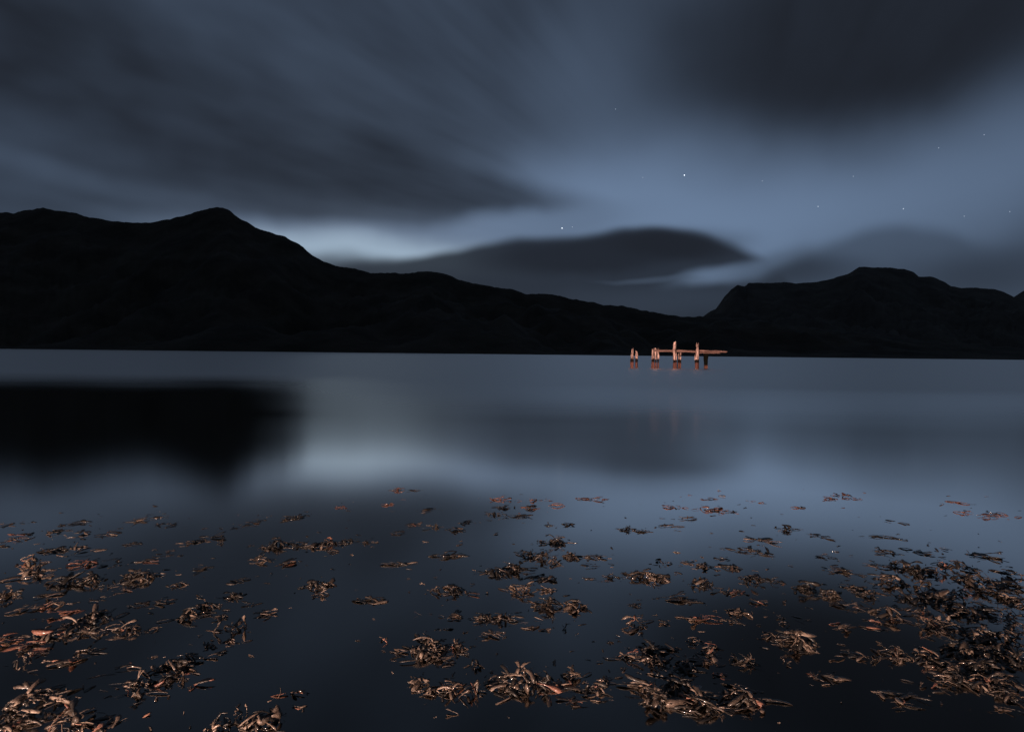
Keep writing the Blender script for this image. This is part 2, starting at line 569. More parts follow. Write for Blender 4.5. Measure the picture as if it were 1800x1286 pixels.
LEFT = [(-700, 520), (-400, 430), (-200, 392), (-80, 380), (0, 373), (10, 372), (22, 375), (45, 370), (75, 366), (100, 370), (135, 374), (160, 382),
        (200, 389), (240, 391), (265, 391), (300, 386), (325, 378), (340, 373), (362, 370), (378, 364), (392, 364), (405, 370), (420, 383),
        (435, 390), (448, 401), (475, 408), (500, 414), (520, 426), (545, 445), (565, 458), (590, 468), (605, 471), (625, 473), (650, 480),
        (700, 481), (755, 477), (780, 481), (815, 494), (850, 502), (875, 505), (925, 516), (945, 514), (985, 518), (1005, 525), (1035, 530),
        (1065, 536), (1100, 539), (1130, 545), (1160, 550), (1180, 554), (1215, 556), (1260, 557), (1300, 560), (1380, 570), (1500, 585),
        (1650, 600), (1800, 612), (2100, 622), (2500, 630)]
RIGHT = [(1180, 600), (1225, 566), (1236, 556), (1245, 549), (1258, 543), (1272, 522), (1285, 508), (1296, 500), (1310, 503), (1316, 497), (1330, 497),
         (1360, 498), (1380, 495), (1400, 497), (1440, 495), (1460, 490), (1475, 486), (1490, 482), (1500, 475), (1510, 470), (1565, 470),
         (1590, 473), (1605, 478), (1615, 486), (1640, 487), (1660, 496), (1672, 503), (1690, 506), (1720, 506), (1755, 510), (1770, 515),
         (1782, 521), (1830, 540), (1950, 560), (2200, 590), (2500, 625)]
FAR = [(1640, 610), (1720, 560), (1782, 522), (1800, 510), (1850, 492), (1950, 480), (2100, 500), (2400, 560)]
mountain('mountain', LEFT, lambda u: 900 - 150 * u, lambda u: 2100 - 750 * u, M_HILL_L, 11.3, 120, step=3)
mountain('mountain', RIGHT, lambda u: 1500, lambda u: 3300, M_HILL_R, 27.9, 140, step=3)
mountain('mountain', FAR, lambda u: 3500, lambda u: 5200, M_HILL_F, 41.2, 120, step=6, nt_=14)


# ------------------------------------------------------------------ jetty
def post_mesh(rows, seed, sides=11, notch=0.0):
    """rows: (z, centre x, half width); rough weathered timber with grooves and a chipped top"""
    rg = random.Random(seed)
    zs = [r[0] for r in rows]
    N = 16
    V, Fc = [], []
    zl = np.linspace(zs[0], zs[-1], N)
    for k, z in enumerate(zl):
        cx = float(np.interp(z, zs, [r[1] for r in rows])); w = float(np.interp(z, zs, [r[2] for r in rows]))
        for s in range(sides):
            a = 2 * math.pi * s / sides
            gr = 0.88 + 0.14 * math.cos(a * 3 + seed) + 0.42 * noise.noise(Vector((math.cos(a) * 1.4 + seed, math.sin(a) * 1.4, z * 1.1)))
            rr = w * gr
            zz = z + (notch * math.cos(2 * a) if k == N - 1 else 0) + (0.35 * noise.noise(Vector((math.cos(a) * 2, math.sin(a) * 2, seed))) if k == N - 1 else 0)
            V.append((cx + rr * math.cos(a), rr * math.sin(a), zz))
    for k in range(N - 1):
        for s in range(sides):
            s2 = (s + 1) % sides
            Fc.append((k * sides + s, k * sides + s2, (k + 1) * sides + s2, (k + 1) * sides + s))
    V.append((float(rows[-1][1]), 0, zl[-1] - 0.04)); c = len(V) - 1
    for s in range(sides):
        Fc.append(((N - 1) * sides + s, (N - 1) * sides + (s + 1) % sides, c))
    return V, Fc


def beam_mesh(p0, p1, h, d, seed, sag=0.0):
    V, Fc = [], []
    N = 18
    p0, p1 = Vector(p0), Vector(p1)
    for k in range(N + 1):
        t = k / N
        c = p0.lerp(p1, t) + Vector((0, 0, sag * 4 * t * (1 - t)))
        f = 1 - 0.45 * max(0, (t - 0.93) / 0.07) - 0.3 * max(0, (0.06 - t) / 0.06)
        for s in range(8):
            a = 2 * math.pi * (s + 0.5) / 8
            q = 1 + 0.30 * noise.noise(Vector((t * 7 + seed, math.cos(a), math.sin(a))))
            yy = max(-0.78, min(0.78, math.cos(a))) * d * 0.64 * q * f
            zz = max(-0.78, min(0.78, math.sin(a))) * h * 0.64 * q * f
            V.append((c.x, c.y + yy, c.z + zz))
    for k in range(N):
        for s in range(8):
            s2 = (s + 1) % 8
            Fc.append((k * 8 + s, k * 8 + s2, (k + 1) * 8 + s2, (k + 1) * 8 + s))
    Fc.append(tuple(range(7, -1, -1)))
    Fc.append(tuple(range(N * 8, N * 8 + 8)))
    return V, Fc


PXM = JET.length / F / math.cos(math.atan2(290, F)) * 1.0     # rough metres per photo pixel at the jetty


def jet_pt(px, py, dy=0.0):
    return at_depth(px, py, JET.y + dy)


def post_from_px(rows_px, base_py, seed, dy=0.0, under=2.4):
    """rows_px: (py, x left, x right) from the waterline up"""
    rows = []
    base = jet_pt((rows_px[0][1] + rows_px[0][2]) / 2, base_py, dy)
    for py, a, b in rows_px:
        q0, q1 = jet_pt(a, py, dy), jet_pt(b, py, dy)
        rows.append((max(q0.z, 0.0), (q0.x + q1.x) / 2 - base.x, (q1.x - q0.x) / 2))
    rows[0] = (-under, rows[0][1], rows[0][2])
    return Vector((base.x, JET.y + dy, 0)), rows


def make_post(rows_px, seed, dy=0.0, parent=None, m=None, name='post', notch=0.0):
    base, rows = post_from_px(rows_px, 647, seed, dy)
    V, Fc = post_mesh(rows, seed, notch=notch)
    o = mesh_obj(name, V, Fc, m or M_WOOD, parent, smooth=False)
    o.location = base - (parent.location if parent else Vector((0, 0, 0)))
    return o


p = make_post([(648, 1108, 1114.5), (634, 1108, 1114.5), (623, 1108.6, 1114), (620, 1110, 1113.8), (613.4, 1110.2, 1113.6)], 3.1, name='mooring_post')
tag(p, 'taller weathered timber post standing alone left of the ruined jetty', 'post', 'lone posts beside the jetty')
p = make_post([(647.5, 1116, 1121.6), (634, 1116.2, 1121.4), (624, 1116.8, 1121), (617, 1117.4, 1120)], 5.7, 0.5, name='mooring_post')
tag(p, 'shorter leaning timber post, the one of the lone pair nearer the jetty', 'post', 'lone posts beside the jetty')

jr = empty('ruined_jetty', (JET.x, JET.y, 0))
tag(jr, 'ruined wooden jetty of torch-lit posts and one long beam out in the water', 'jetty')
make_post([(647, 1144.4, 1150.6), (634, 1144.8, 1150.4), (622, 1145.3, 1150), (614.5, 1146, 1149.3)], 7.2, 0, jr)
make_post([(646.8, 1150.8, 1155), (633, 1151, 1154.4), (622, 1150.6, 1154), (613.8, 1150.6, 1153.2)], 8.8, 0.35, jr)
make_post([(645.8, 1155, 1159.2), (632, 1155, 1159), (628, 1154.5, 1160.3), (623, 1154.8, 1158.8), (617, 1154.6, 1157.6)], 9.4, 0.9, jr, M_WOOD, notch=0.25)
make_post([(648, 1182, 1190.3), (636, 1182.6, 1190), (628, 1182.2, 1189.6), (620, 1183, 1189), (616, 1183, 1188.4), (601.5, 1182.8, 1188.5)], 12.9, 0, jr)
make_post([(646, 1190.8, 1194.6), (634, 1191, 1194.4), (624, 1190.6, 1193)], 14.1, 0.8, jr, notch=0.2)
make_post([(645.8, 1194.2, 1198.2), (634, 1193.6, 1197.6), (622.6, 1193.8, 1197)], 15.6, 1.0, jr, notch=0.22)
make_post([(648, 1220.6, 1230), (636, 1221.4, 1229.6), (626, 1221.2, 1229), (617, 1222.6, 1229.6), (613, 1223.6, 1229), (604.3, 1223.8, 1228.6)], 17.3, 0, jr)
dk = make_post([(646.5, 1237.4, 1242.6), (634, 1236.6, 1244), (624, 1236.4, 1245.2), (618.6, 1237, 1245.5)], 19.9, 0.7, jr, M_WEEDY)
dk['label'] = 'algae-blackened post under the right end of the beam'


def jbeam(name, a, b, dya, dyb, h, d, seed, sag=0.0):
    o = Vector((JET.x, JET.y, 0))
    V, Fc = beam_mesh(jet_pt(*a, dya) - o, jet_pt(*b, dyb) - o, h, d, seed, sag)
    return mesh_obj(name, V, Fc, M_BEAM, jr, smooth=False)


jbeam('beam', (1147, 616.2), (1226, 618.0), 0.34, 0.36, 0.22, 0.26, 1.3, 0.03)
jbeam('beam', (1222, 616.2), (1278, 618.2), 0.40, 0.48, 0.19, 0.24, 4.4)
jbeam('plank', (1229, 620.0), (1266, 620.4), 0.10, 0.14, 0.09, 0.10, 6.4)
jbeam('brace', (1199, 617.5), (1195.5, 627.5), 0.75, 0.95, 0.10, 0.10, 9.1)


# ------------------------------------------------------------------ seaweed
def strap(pts, widths, thick):
    """flattened tapering strap with a raised midrib, closed at both ends"""
    V, Fc = [], []
    n = len(pts)
    for i, p in enumerate(pts):
        a = pts[max(i - 1, 0)]; b = pts[min(i + 1, n - 1)]
        t = (b - a).normalized()
        s = Vector((-t.y, t.x, 0))
        if s.length < 1e-4:
            s = Vector((0, 1, 0))
        s.normalize()
        u = t.cross(s)
        if u.z < 0: u = -u
        w, h = widths[i] / 2, thick[i] / 2
        tw = p_tw[i] if p_tw else 0
        s2 = s * math.cos(tw) + u * math.sin(tw); u2 = u * math.cos(tw) - s * math.sin(tw)
        V += [p + s2 * w, p + u2 * h, p - s2 * w, p - u2 * h]
    for i in range(n - 1):
        for k in range(4):
            k2 = (k + 1) % 4
            Fc.append((i * 4 + k, i * 4 + k2, (i + 1) * 4 + k2, (i + 1) * 4 + k))
    Fc.append((3, 2, 1, 0)); m = (n - 1) * 4
    Fc.append((m, m + 1, m + 2, m + 3))
    return V, Fc


p_tw = None


def frond_geo(kind, rg):
    """one frond of unit length along +x, lying on z = 0"""
    global p_tw
    V, Fc = [], []

    def add(vf):
        o = len(V)
        V.extend(vf[0]); Fc.extend([tuple(i + o for i in f) for f in vf[1]])

    def spine(L, bend, arch, drop, n=7, start=Vector((0, 0, 0)), a0=0.0):
        P = [start.copy()]
        a = a0
        for i in range(1, n):
            s = i / (n - 1)
            a += bend / (n - 1)
            z = arch * 4 * s * (1 - s) - drop * s * s
            q = P[-1] + Vector((math.cos(a), math.sin(a), 0)) * (L / (n - 1))
            q.z = start.z + z
            P.append(q)
        return P

    def wide(w, n, prof):
        return [w * float(np.interp(i / (n - 1), [q[0] for q in prof], [q[1] for q in prof])) for i in range(n)]

    LEAF = [(0, 0.35), (0.25, 0.7), (0.6, 1.0), (0.85, 0.8), (1, 0.25)]
    STRAP = [(0, 0.6), (0.3, 0.8), (0.8, 1.0), (0.95, 0.8), (1, 0.4)]
    CLUB = [(0, 0.35), (0.45, 0.5), (0.7, 1.0), (0.9, 0.95), (1, 0.3)]
    w = rg.uniform(0.20, 0.36)
    tw = rg.uniform(-0.7, 0.7)
    p_tw = [tw * i / 6 + rg.uniform(-0.25, 0.25) for i in range(7)]
    if kind == 'leaf':
        add(strap(spine(1, rg.uniform(-0.6, 0.6), rg.uniform(0.02, 0.12), 0.0), wide(w * 1.15, 7, LEAF), wide(0.07, 7, LEAF)))
    elif kind == 'strap':
        add(strap(spine(1, rg.uniform(-1.2, 1.2), rg.uniform(0.03, 0.16), 0.03), wide(w * 0.8, 7, STRAP), wide(0.055, 7, STRAP)))
    elif kind == 'arch':
        add(strap(spine(1, rg.uniform(-0.8, 0.8), rg.uniform(0.12, 0.24), 0.12), wide(w * 0.8, 7, STRAP), wide(0.06, 7, STRAP)))
    elif kind == 'club':
        add(strap(spine(1, rg.uniform(-0.7, 0.7), rg.uniform(0.05, 0.2), -0.05), wide(w, 7, CLUB), wide(0.12, 7, CLUB)))
    elif kind == 'fork':
        n = 5
        p_tw = p_tw[:n]
        P = spine(0.5, rg.uniform(-0.4, 0.4), 0.06, -0.02, n)
        add(strap(P, wide(w * 0.7, n, STRAP), wide(0.06, n, STRAP)))
        for s in (-1, 1):
            add(strap(spine(rg.uniform(0.4, 0.6), -s * rg.uniform(0.0, 0.6), rg.uniform(0.02, 0.1), rg.uniform(-0.08, 0.08), n, P[-1] - Vector((0.03, 0, 0)), s * rg.uniform(0.3, 0.6)),
                      wide(w * 0.85, n, CLUB), wide(0.09, n, CLUB)))
    elif kind == 'curl':
        P = []
        r = rg.uniform(0.12, 0.18)
        for i in range(7):
            a = -0.6 + 4.0 * i / 6
            P.append(Vector((r * 1.3 * math.sin(a) + 0.3, 0.25 * i / 6, r * (1 - math.cos(a)))))
        add(strap(P, wide(w * 0.8, 7, STRAP), wide(0.06, 7, STRAP)))
    else:                                             # thread: thin stipe
        add(strap(spine(1, rg.uniform(-1.4, 1.4), rg.uniform(0.0, 0.1), 0.0), wide(0.055, 7, STRAP), wide(0.035, 7, STRAP)))
    p_tw = None
    return V, Fc


KINDS = ['leaf', 'leaf', 'leaf', 'strap', 'strap', 'arch', 'club', 'club', 'club', 'fork', 'fork', 'fork', 'curl', 'thread']
rgl = random.Random(77)
LIB = []
for rep in range(2):
    for kd in KINDS:
        V, Fc = frond_geo(kd, rgl)
        meshes = {}
        for tone, mm in M_WEED.items():
            me = bpy.data.meshes.new('frond')
            me.from_pydata([tuple(v) for v in V], [], Fc)
            me.polygons.foreach_set('use_smooth', [True] * len(me.polygons))
            me.materials.append(mm)
            meshes[tone] = me
        LIB.append((kd, np.array([tuple(v) for v in V]), Fc, meshes))

# (centre x, centre y, width, height, fronds, tone, form) read off the photograph; form m = mound, f = flat raft, u = upright, s = strung out
CL = [
    # bottom left
    (58, 1238, 118, 62, 46, 'b', 'm'), (125, 1270, 70, 40, 20, 'b', 'm'), (182, 1279, 40, 14, 7, 'r', 'f'), (12, 1280, 30, 12, 5, 'r', 'f'),
    (303, 1172, 64, 32, 26, 'b', 'm'), (245, 1206, 46, 30, 14, 'b', 'm'), (218, 1174, 60, 18, 9, 'b', 's'), (352, 1156, 70, 16, 9, 'b', 's'),
    (286, 1198, 40, 22, 8, 'b', 'm'), (130, 1102, 46, 30, 16, 'b', 'm'), (176, 1110, 56, 18, 11, 'b', 'm'), (166, 1084, 52, 30, 18, 'd', 'm'),
    (221, 1107, 36, 28, 14, 'b', 'm'), (330, 1082, 38, 18, 14, 'b', 'm'), (410, 1104, 38, 20, 8, 'b', 'u'), (403, 1127, 20, 12, 6, 'b', 'm'),
    (363, 1134, 26, 12, 5, 'b', 'm'), (86, 1120, 46, 18, 9, 'b', 'm'), (46, 1135, 42, 12, 4, 'r', 'f'), (14, 1121, 36, 14, 5, 'b', 'f'),
    (66, 1148, 30, 7, 3, 'r', 'f'), (150, 1146, 38, 16, 7, 'b', 'm'), (37, 1164, 22, 20, 6, 'b', 'u'), (110, 1166, 46, 8, 4, 'r', 'f'),
    (272, 1104, 24, 12, 4, 'b', 'f'), (382, 1280, 46, 16, 10, 'b', 'm'), (458, 1271, 72, 34, 24, 'b', 'm'), (425, 1252, 24, 14, 4, 'b', 'u'),
    (50, 1072, 64, 14, 10, 'b', 's'), (108, 1079, 42, 8, 4, 'r', 'f'), (372, 1108, 26, 10, 5, 'b', 'f'), (385, 1085, 34, 10, 6, 'd', 'f'),
    (348, 1203, 36, 10, 4, 'r', 'f'), (318, 1194, 24, 14, 4, 'b', 'u'),
    # bottom centre
    (754, 1138, 72, 44, 38, 'b', 'm'), (806, 1137, 34, 30, 12, 'b', 'm'), (790, 1160, 44, 20, 9, 'b', 'f'), (738, 1198, 42, 20, 10, 'b', 'm'),
    (758, 1213, 30, 24, 11, 'b', 'm'), (792, 1212, 42, 22, 15, 'b', 'm'), (830, 1219, 36, 18, 7, 'b', 'u'), (842, 1170, 22, 22, 6, 'b', 'u'),
    (505, 1218, 44, 12, 4, 'r', 'f'), (525, 1243, 34, 8, 3, 'r', 'f'), (535, 1228, 18, 7, 2, 'r', 'f'), (700, 1143, 30, 9, 5, 'b', 'f'),
    (860, 1116, 54, 18, 9, 'b', 'f'), (795, 1083, 46, 10, 9, 'b', 'f'), (850, 1085, 40, 18, 12, 'd', 'm'), (888, 1087, 44, 22, 15, 'b', 'm'),
    (470, 1078, 40, 12, 7, 'b', 'f'), (676, 1124, 14, 10, 3, 'r', 'u'), (838, 1200, 26, 6, 3, 'b', 'f'),
    (920, 1198, 122, 54, 52, 'b', 'm'), (1006, 1188, 38, 32, 17, 'b', 'm'), (995, 1203, 38, 12, 6, 'r', 'f'), (1045, 1210, 40, 24, 12, 'b', 'm'),
    (1065, 1195, 26, 24, 10, 'b', 'm'), (1018, 1232, 44, 18, 9, 'b', 'f'),
    (1138, 1210, 58, 20, 14, 'b', 'm'), (1156, 1234, 54, 34, 18, 'b', 'm'), (1230, 1236, 80, 44, 36, 'b', 'm'), (1304, 1224, 70, 48, 38, 'b', 'm'),
    (1265, 1187, 26, 10, 4, 'r', 'f'), (1192, 1203, 52, 40, 26, 'd', 'm'), (1201, 1172, 48, 20, 14, 'b', 'm'), (1151, 1160, 38, 26, 15, 'b', 'm'),
    (1107, 1154, 40, 22, 12, 'b', 'm'), (1146, 1143, 48, 14, 12, 'd', 'm'), (1253, 1144, 36, 24, 15, 'b', 'm'), (1236, 1162, 48, 16, 10, 'b', 'f'),
    (1219, 1127, 24, 12, 8, 'b', 'm'), (1311, 1163, 40, 16, 13, 'b', 'm'), (1084, 1126, 26, 6, 3, 'b', 's'), (993, 1103, 15, 7, 3, 'b', 'u'),
    (972, 1087, 8, 8, 2, 'b', 'u'), (1120, 1095, 46, 22, 13, 'b', 'm'), (1165, 1094, 30, 10, 6, 'b', 'f'), (1250, 1088, 102, 16, 20, 'r', 's'),
    (1300, 1077, 42, 14, 10, 'b', 'm'), (1011, 1064, 44, 24, 18, 'b', 'm'), (964, 1064, 58, 20, 17, 'd', 'm'), (914, 1037, 48, 24, 17, 'b', 'm'),
    (1180, 1140, 40, 10, 7, 'd', 'f'), (940, 1105, 34, 10, 6, 'b', 'f'),
    # bottom right
    (1398, 1125, 78, 38, 28, 'b', 'm'), (1355, 1117, 26, 18, 8, 'b', 'm'), (1388, 1163, 16, 16, 3, 'b', 'u'), (1489, 1143, 36, 22, 6, 'b', 's'),
    (1526, 1158, 38, 14, 8, 'b', 'm'), (1574, 1150, 58, 28, 18, 'b', 'm'), (1632, 1155, 48, 26, 16, 'b', 'm'), (1668, 1176, 54, 18, 16, 'b', 'm'),
    (1680, 1196, 54, 26, 22, 'b', 'm'), (1722, 1199, 54, 28, 24, 'b', 'm'), (1764, 1200, 48, 26, 20, 'b', 'm'), (1770, 1222, 30, 20, 10, 'b', 'm'),
    (1634, 1097, 48, 26, 20, 'b', 'm'), (1676, 1102, 48, 26, 20, 'b', 'm'), (1720, 1115, 54, 28, 22, 'b', 'm'), (1764, 1122, 48, 26, 18, 'b', 'm'),
    (1786, 1103, 34, 22, 12, 'b', 'm'), (1560, 1079, 52, 24, 22, 'b', 'm'), (1615, 1074, 34, 18, 11, 'b', 'm'), (1545, 1093, 32, 8, 5, 'r', 'f'),
    (1482, 1101, 34, 10, 7, 'b', 'f'), (1535, 1101, 38, 10, 7, 'b', 'f'), (1378, 1094, 14, 16, 5, 'b', 'u'), (1377, 1058, 9, 13, 2, 'b', 'u'),
    (1580, 1224, 66, 24, 15, 'b', 'f'), (1462, 1190, 44, 14, 8, 'b', 'f'), (1620, 1202, 8, 14, 2, 'b', 'u'), (1642, 1206, 26, 7, 4, 'r', 'f'),
    (1785, 1250, 36, 8, 3, 'b', 's'), (1700, 1078, 58, 24, 20, 'd', 'm'), (1752, 1076, 56, 24, 20, 'd', 'm'), (1690, 1142, 56, 26, 20, 'd', 'm'),
    (1742, 1150, 58, 30, 22, 'd', 'm'), (1784, 1158, 40, 34, 18, 'd', 'm'), (1720, 1172, 54, 24, 18, 'd', 'm'), (1430, 1188, 22, 10, 5, 'b', 'f'),
    # right, middle distance
    (1497, 1066, 62, 12, 15, 'b', 'f'), (1604, 1052, 50, 16, 14, 'd', 'm'), (1650, 1052, 58, 18, 18, 'd', 'm'), (1694, 1041, 26, 10, 7, 'b', 'm'),
    (1742, 1044, 56, 18, 17, 'd', 'm'), (1788, 1056, 40, 24, 17, 'b', 'm'), (1625, 1036, 62, 18, 20, 'b', 'm'), (1720, 1022, 76, 24, 30, 'd', 'm'),
    (1780, 1011, 44, 12, 11, 'b', 'm'), (1776, 1030, 44, 14, 12, 'd', 'm'), (1420, 1035, 42, 16, 15, 'd', 'm'), (1460, 1046, 36, 16, 13, 'd', 'm'),
    (1505, 1034, 40, 12, 13, 'b', 'm'), (1530, 1046, 32, 12, 10, 'b', 'm'), (1365, 1021, 24, 14, 8, 'b', 'm'), (1565, 1021, 54, 16, 18, 'b', 'm'),
    (1590, 996, 54, 16, 18, 'd', 'm'), (1614, 1005, 46, 18, 18, 'd', 'm'), (1651, 1004, 44, 18, 14, 'b', 'm'), (1682, 994, 46, 16, 13, 'd', 'm'),
    (1482, 1003, 82, 11, 17, 'd', 'f'), (1540, 993, 36, 10, 8, 'b', 'f'), (1555, 970, 52, 10, 12, 'd', 'f'), (1732, 977, 46, 10, 11, 'd', 'f'),
    (1615, 970, 60, 10, 8, 'd', 'f'), (1665, 966, 14, 6, 4, 'b', 'f'), (1548, 943, 70, 14, 10, 'd', 's'), (1456, 941, 48, 12, 6, 'd', 's'),
    (1380, 929, 28, 11, 8, 'd', 'm'), (1578, 918, 38, 9, 6, 'b', 's'), (1735, 904, 80, 15, 20, 'r', 'f'), (1696, 884, 40, 5, 5, 'r', 's'),
    (1458, 875, 22, 7, 6, 'r', 'f'), (1487, 873, 46, 9, 12, 'r', 'f'), (1405, 893, 22, 6, 4, 'r', 'f'), (1450, 978, 40, 10, 6, 'd', 's'),
    # centre, middle distance
    (1190, 890, 44, 8, 12, 'r', 'f'), (1232, 896, 32, 7, 9, 'r', 'f'), (1271, 898, 42, 10, 11, 'r', 'f'), (1250, 877, 40, 11, 9, 'r', 's'),
    (1325, 882, 30, 6, 4, 'r', 's'), (1042, 876, 64, 7, 10, 'r', 's'), (956, 879, 48, 5, 6, 'r', 's'), (980, 888, 44, 7, 7, 'r', 's'),
    (930, 892, 30, 8, 8, 'r', 'f'), (910, 907, 60, 9, 13, 'd', 'f'), (963, 922, 16, 9, 6, 'd', 'm'), (1003, 922, 28, 8, 6, 'd', 'f'),
    (1103, 930, 24, 12, 8, 'd', 'm'), (1133, 934, 34, 8, 7, 'd', 's'), (1170, 924, 50, 8, 9, 'b', 's'), (1204, 911, 64, 8, 10, 'd', 's'),
    (981, 952, 36, 18, 17, 'd', 'm'), (951, 952, 18, 10, 7, 'd', 'm'), (928, 975, 30, 18, 13, 'd', 'm'), (953, 979, 30, 18, 14, 'd', 'm'),
    (976, 987, 26, 16, 12, 'b', 'm'), (1003, 978, 30, 14, 14, 'd', 'm'), (1042, 978, 42, 10, 10, 'd', 'f'), (1040, 994, 32, 10, 7, 'b', 'f'),
    (1130, 1010, 54, 22, 22, 'd', 'm'), (1161, 1016, 38, 16, 15, 'b', 'm'), (1056, 1018, 52, 8, 8, 'b', 's'), (1075, 1013, 20, 16, 7, 'd', 'm'),
    (1207, 987, 30, 10, 8, 'b', 'f'), (1160, 988, 18, 9, 6, 'b', 'm'), (1240, 994, 34, 12, 9, 'b', 'm'), (1286, 997, 40, 14, 14, 'b', 'm'),
    (1310, 968, 78, 13, 20, 'd', 'f'), (1271, 982, 26, 8, 7, 'd', 'f'), (1338, 950, 56, 12, 13, 'd', 's'), (1322, 1017, 40, 30, 22, 'b', 'm'),
    (1235, 1025, 38, 20, 13, 'd', 'm'), (1290, 1040, 38, 12, 11, 'b', 'f'), (1330, 1057, 34, 10, 8, 'r', 'f'), (1196, 1052, 74, 11, 17, 'd', 'f'),
    (1118, 1064, 24, 8, 5, 'd', 'f'), (946, 1014, 50, 15, 12, 'd', 'f'), (900, 1000, 48, 18, 18, 'd', 'm'), (963, 1036, 26, 10, 8, 'd', 'm'),
    # left of centre, middle distance
    (700, 860, 20, 8, 8, 'r', 'm'), (724, 861, 20, 5, 6, 'd', 'f'), (605, 891, 22, 5, 4, 'r', 'f'), (682, 886, 28, 5, 5, 'r', 's'),
    (515, 909, 46, 10, 12, 'd', 'f'), (484, 957, 56, 22, 20, 'd', 'm'), (573, 956, 62, 18, 24, 'b', 'm'), (525, 958, 26, 10, 8, 'd', 'm'),
    (610, 951, 28, 10, 9, 'd', 'm'), (645, 953, 18, 8, 5, 'b', 'm'), (585, 969, 30, 5, 5, 'b', 'f'), (454, 983, 34, 12, 10, 'b', 'm'),
    (508, 989, 44, 9, 9, 'b', 's'), (782, 976, 84, 15, 20, 'd', 'f'), (700, 990, 54, 9, 9, 'd', 's'), (870, 904, 22, 8, 7, 'd', 'm'),
    (822, 917, 28, 8, 8, 'd', 'f'), (768, 925, 22, 10, 6, 'd', 'm'), (724, 922, 22, 6, 5, 'b', 'f'), (698, 936, 26, 7, 6, 'b', 'f'),
    (805, 930, 34, 7, 6, 'd', 'f'), (757, 895, 42, 9, 7, 'd', 's'), (560, 1027, 44, 22, 13, 'd', 'm'), (567, 1044, 28, 9, 7, 'b', 'm'),
    (655, 1055, 48, 14, 9, 'd', 'f'), (768, 1038, 26, 12, 8, 'b', 'm'), (800, 1035, 34, 24, 13, 'd', 'm'), (830, 1044, 36, 8, 7, 'b', 'f'),
    (872, 1005, 44, 18, 15, 'd', 'm'), (880, 878, 30, 7, 8, 'r', 's'), (886, 891, 34, 6, 8, 'd', 'f'), (812, 955, 16, 8, 4, 'b', 'f'),
    # left, middle distance
    (103, 933, 36, 11, 11, 'b', 'f'), (130, 920, 44, 8, 8, 'd', 's'), (45, 942, 48, 10, 13, 'b', 'f'), (150, 937, 24, 7, 5, 'b', 'f'),
    (186, 938, 44, 6, 7, 'b', 's'), (15, 954, 30, 5, 4, 'b', 's'), (30, 920, 34, 6, 5, 'd', 's'), (252, 912, 66, 9, 12, 'd', 's'),
    (292, 921, 32, 10, 8, 'd', 'f'), (340, 952, 32, 8, 8, 'b', 'f'), (362, 945, 44, 8, 6, 'd', 's'), (392, 952, 20, 8, 5, 'b', 'm'),
    (416, 926, 24, 8, 6, 'd', 'f'), (446, 917, 24, 8, 7, 'b', 'f'), (135, 960, 24, 9, 7, 'b', 'm'), (76, 968, 28, 7, 6, 'b', 'f'),
    (104, 967, 26, 10, 8, 'd', 'm'), (45, 990, 34, 12, 12, 'b', 'm'), (159, 969, 36, 9, 7, 'b', 's'), (155, 988, 34, 10, 13, 'r', 'm'),
    (207, 985, 16, 7, 5, 'b', 'm'), (66, 1008, 50, 14, 16, 'b', 'm'), (278, 980, 70, 12, 8, 'b', 's'), (187, 993, 16, 6, 4, 'b', 'f'),
    (355, 1000, 28, 8, 8, 'b', 'f'), (120, 1022, 52, 14, 13, 'd', 'm'), (165, 1018, 36, 18, 14, 'd', 'm'), (240, 1015, 58, 22, 24, 'd', 'm'),
    (214, 1037, 38, 10, 9, 'b', 'f'), (10, 1046, 34, 26, 14, 'd', 'm'), (95, 1062, 30, 12, 8, 'b', 'm'), (320, 1026, 26, 10, 7, 'b', 'm'),
    (414, 1046, 38, 12, 10, 'd', 'm'), (368, 1065, 36, 14, 13, 'b', 'm'), (285, 1056, 38, 14, 9, 'b', 's'), (424, 1019, 28, 10, 7, 'd', 'f'),
    (75, 1047, 34, 8, 5, 'b', 's'), (30, 1017, 44, 8, 7, 'b', 's'), (185, 1033, 20, 12, 6, 'b', 'm'), (245, 1062, 40, 10, 7, 'd', 'f'),
    (440, 1060, 26, 10, 5, 'b', 'f'), (294, 971, 26, 7, 4, 'd', 's'), (230, 957, 26, 8, 4, 'd', 's'),
]


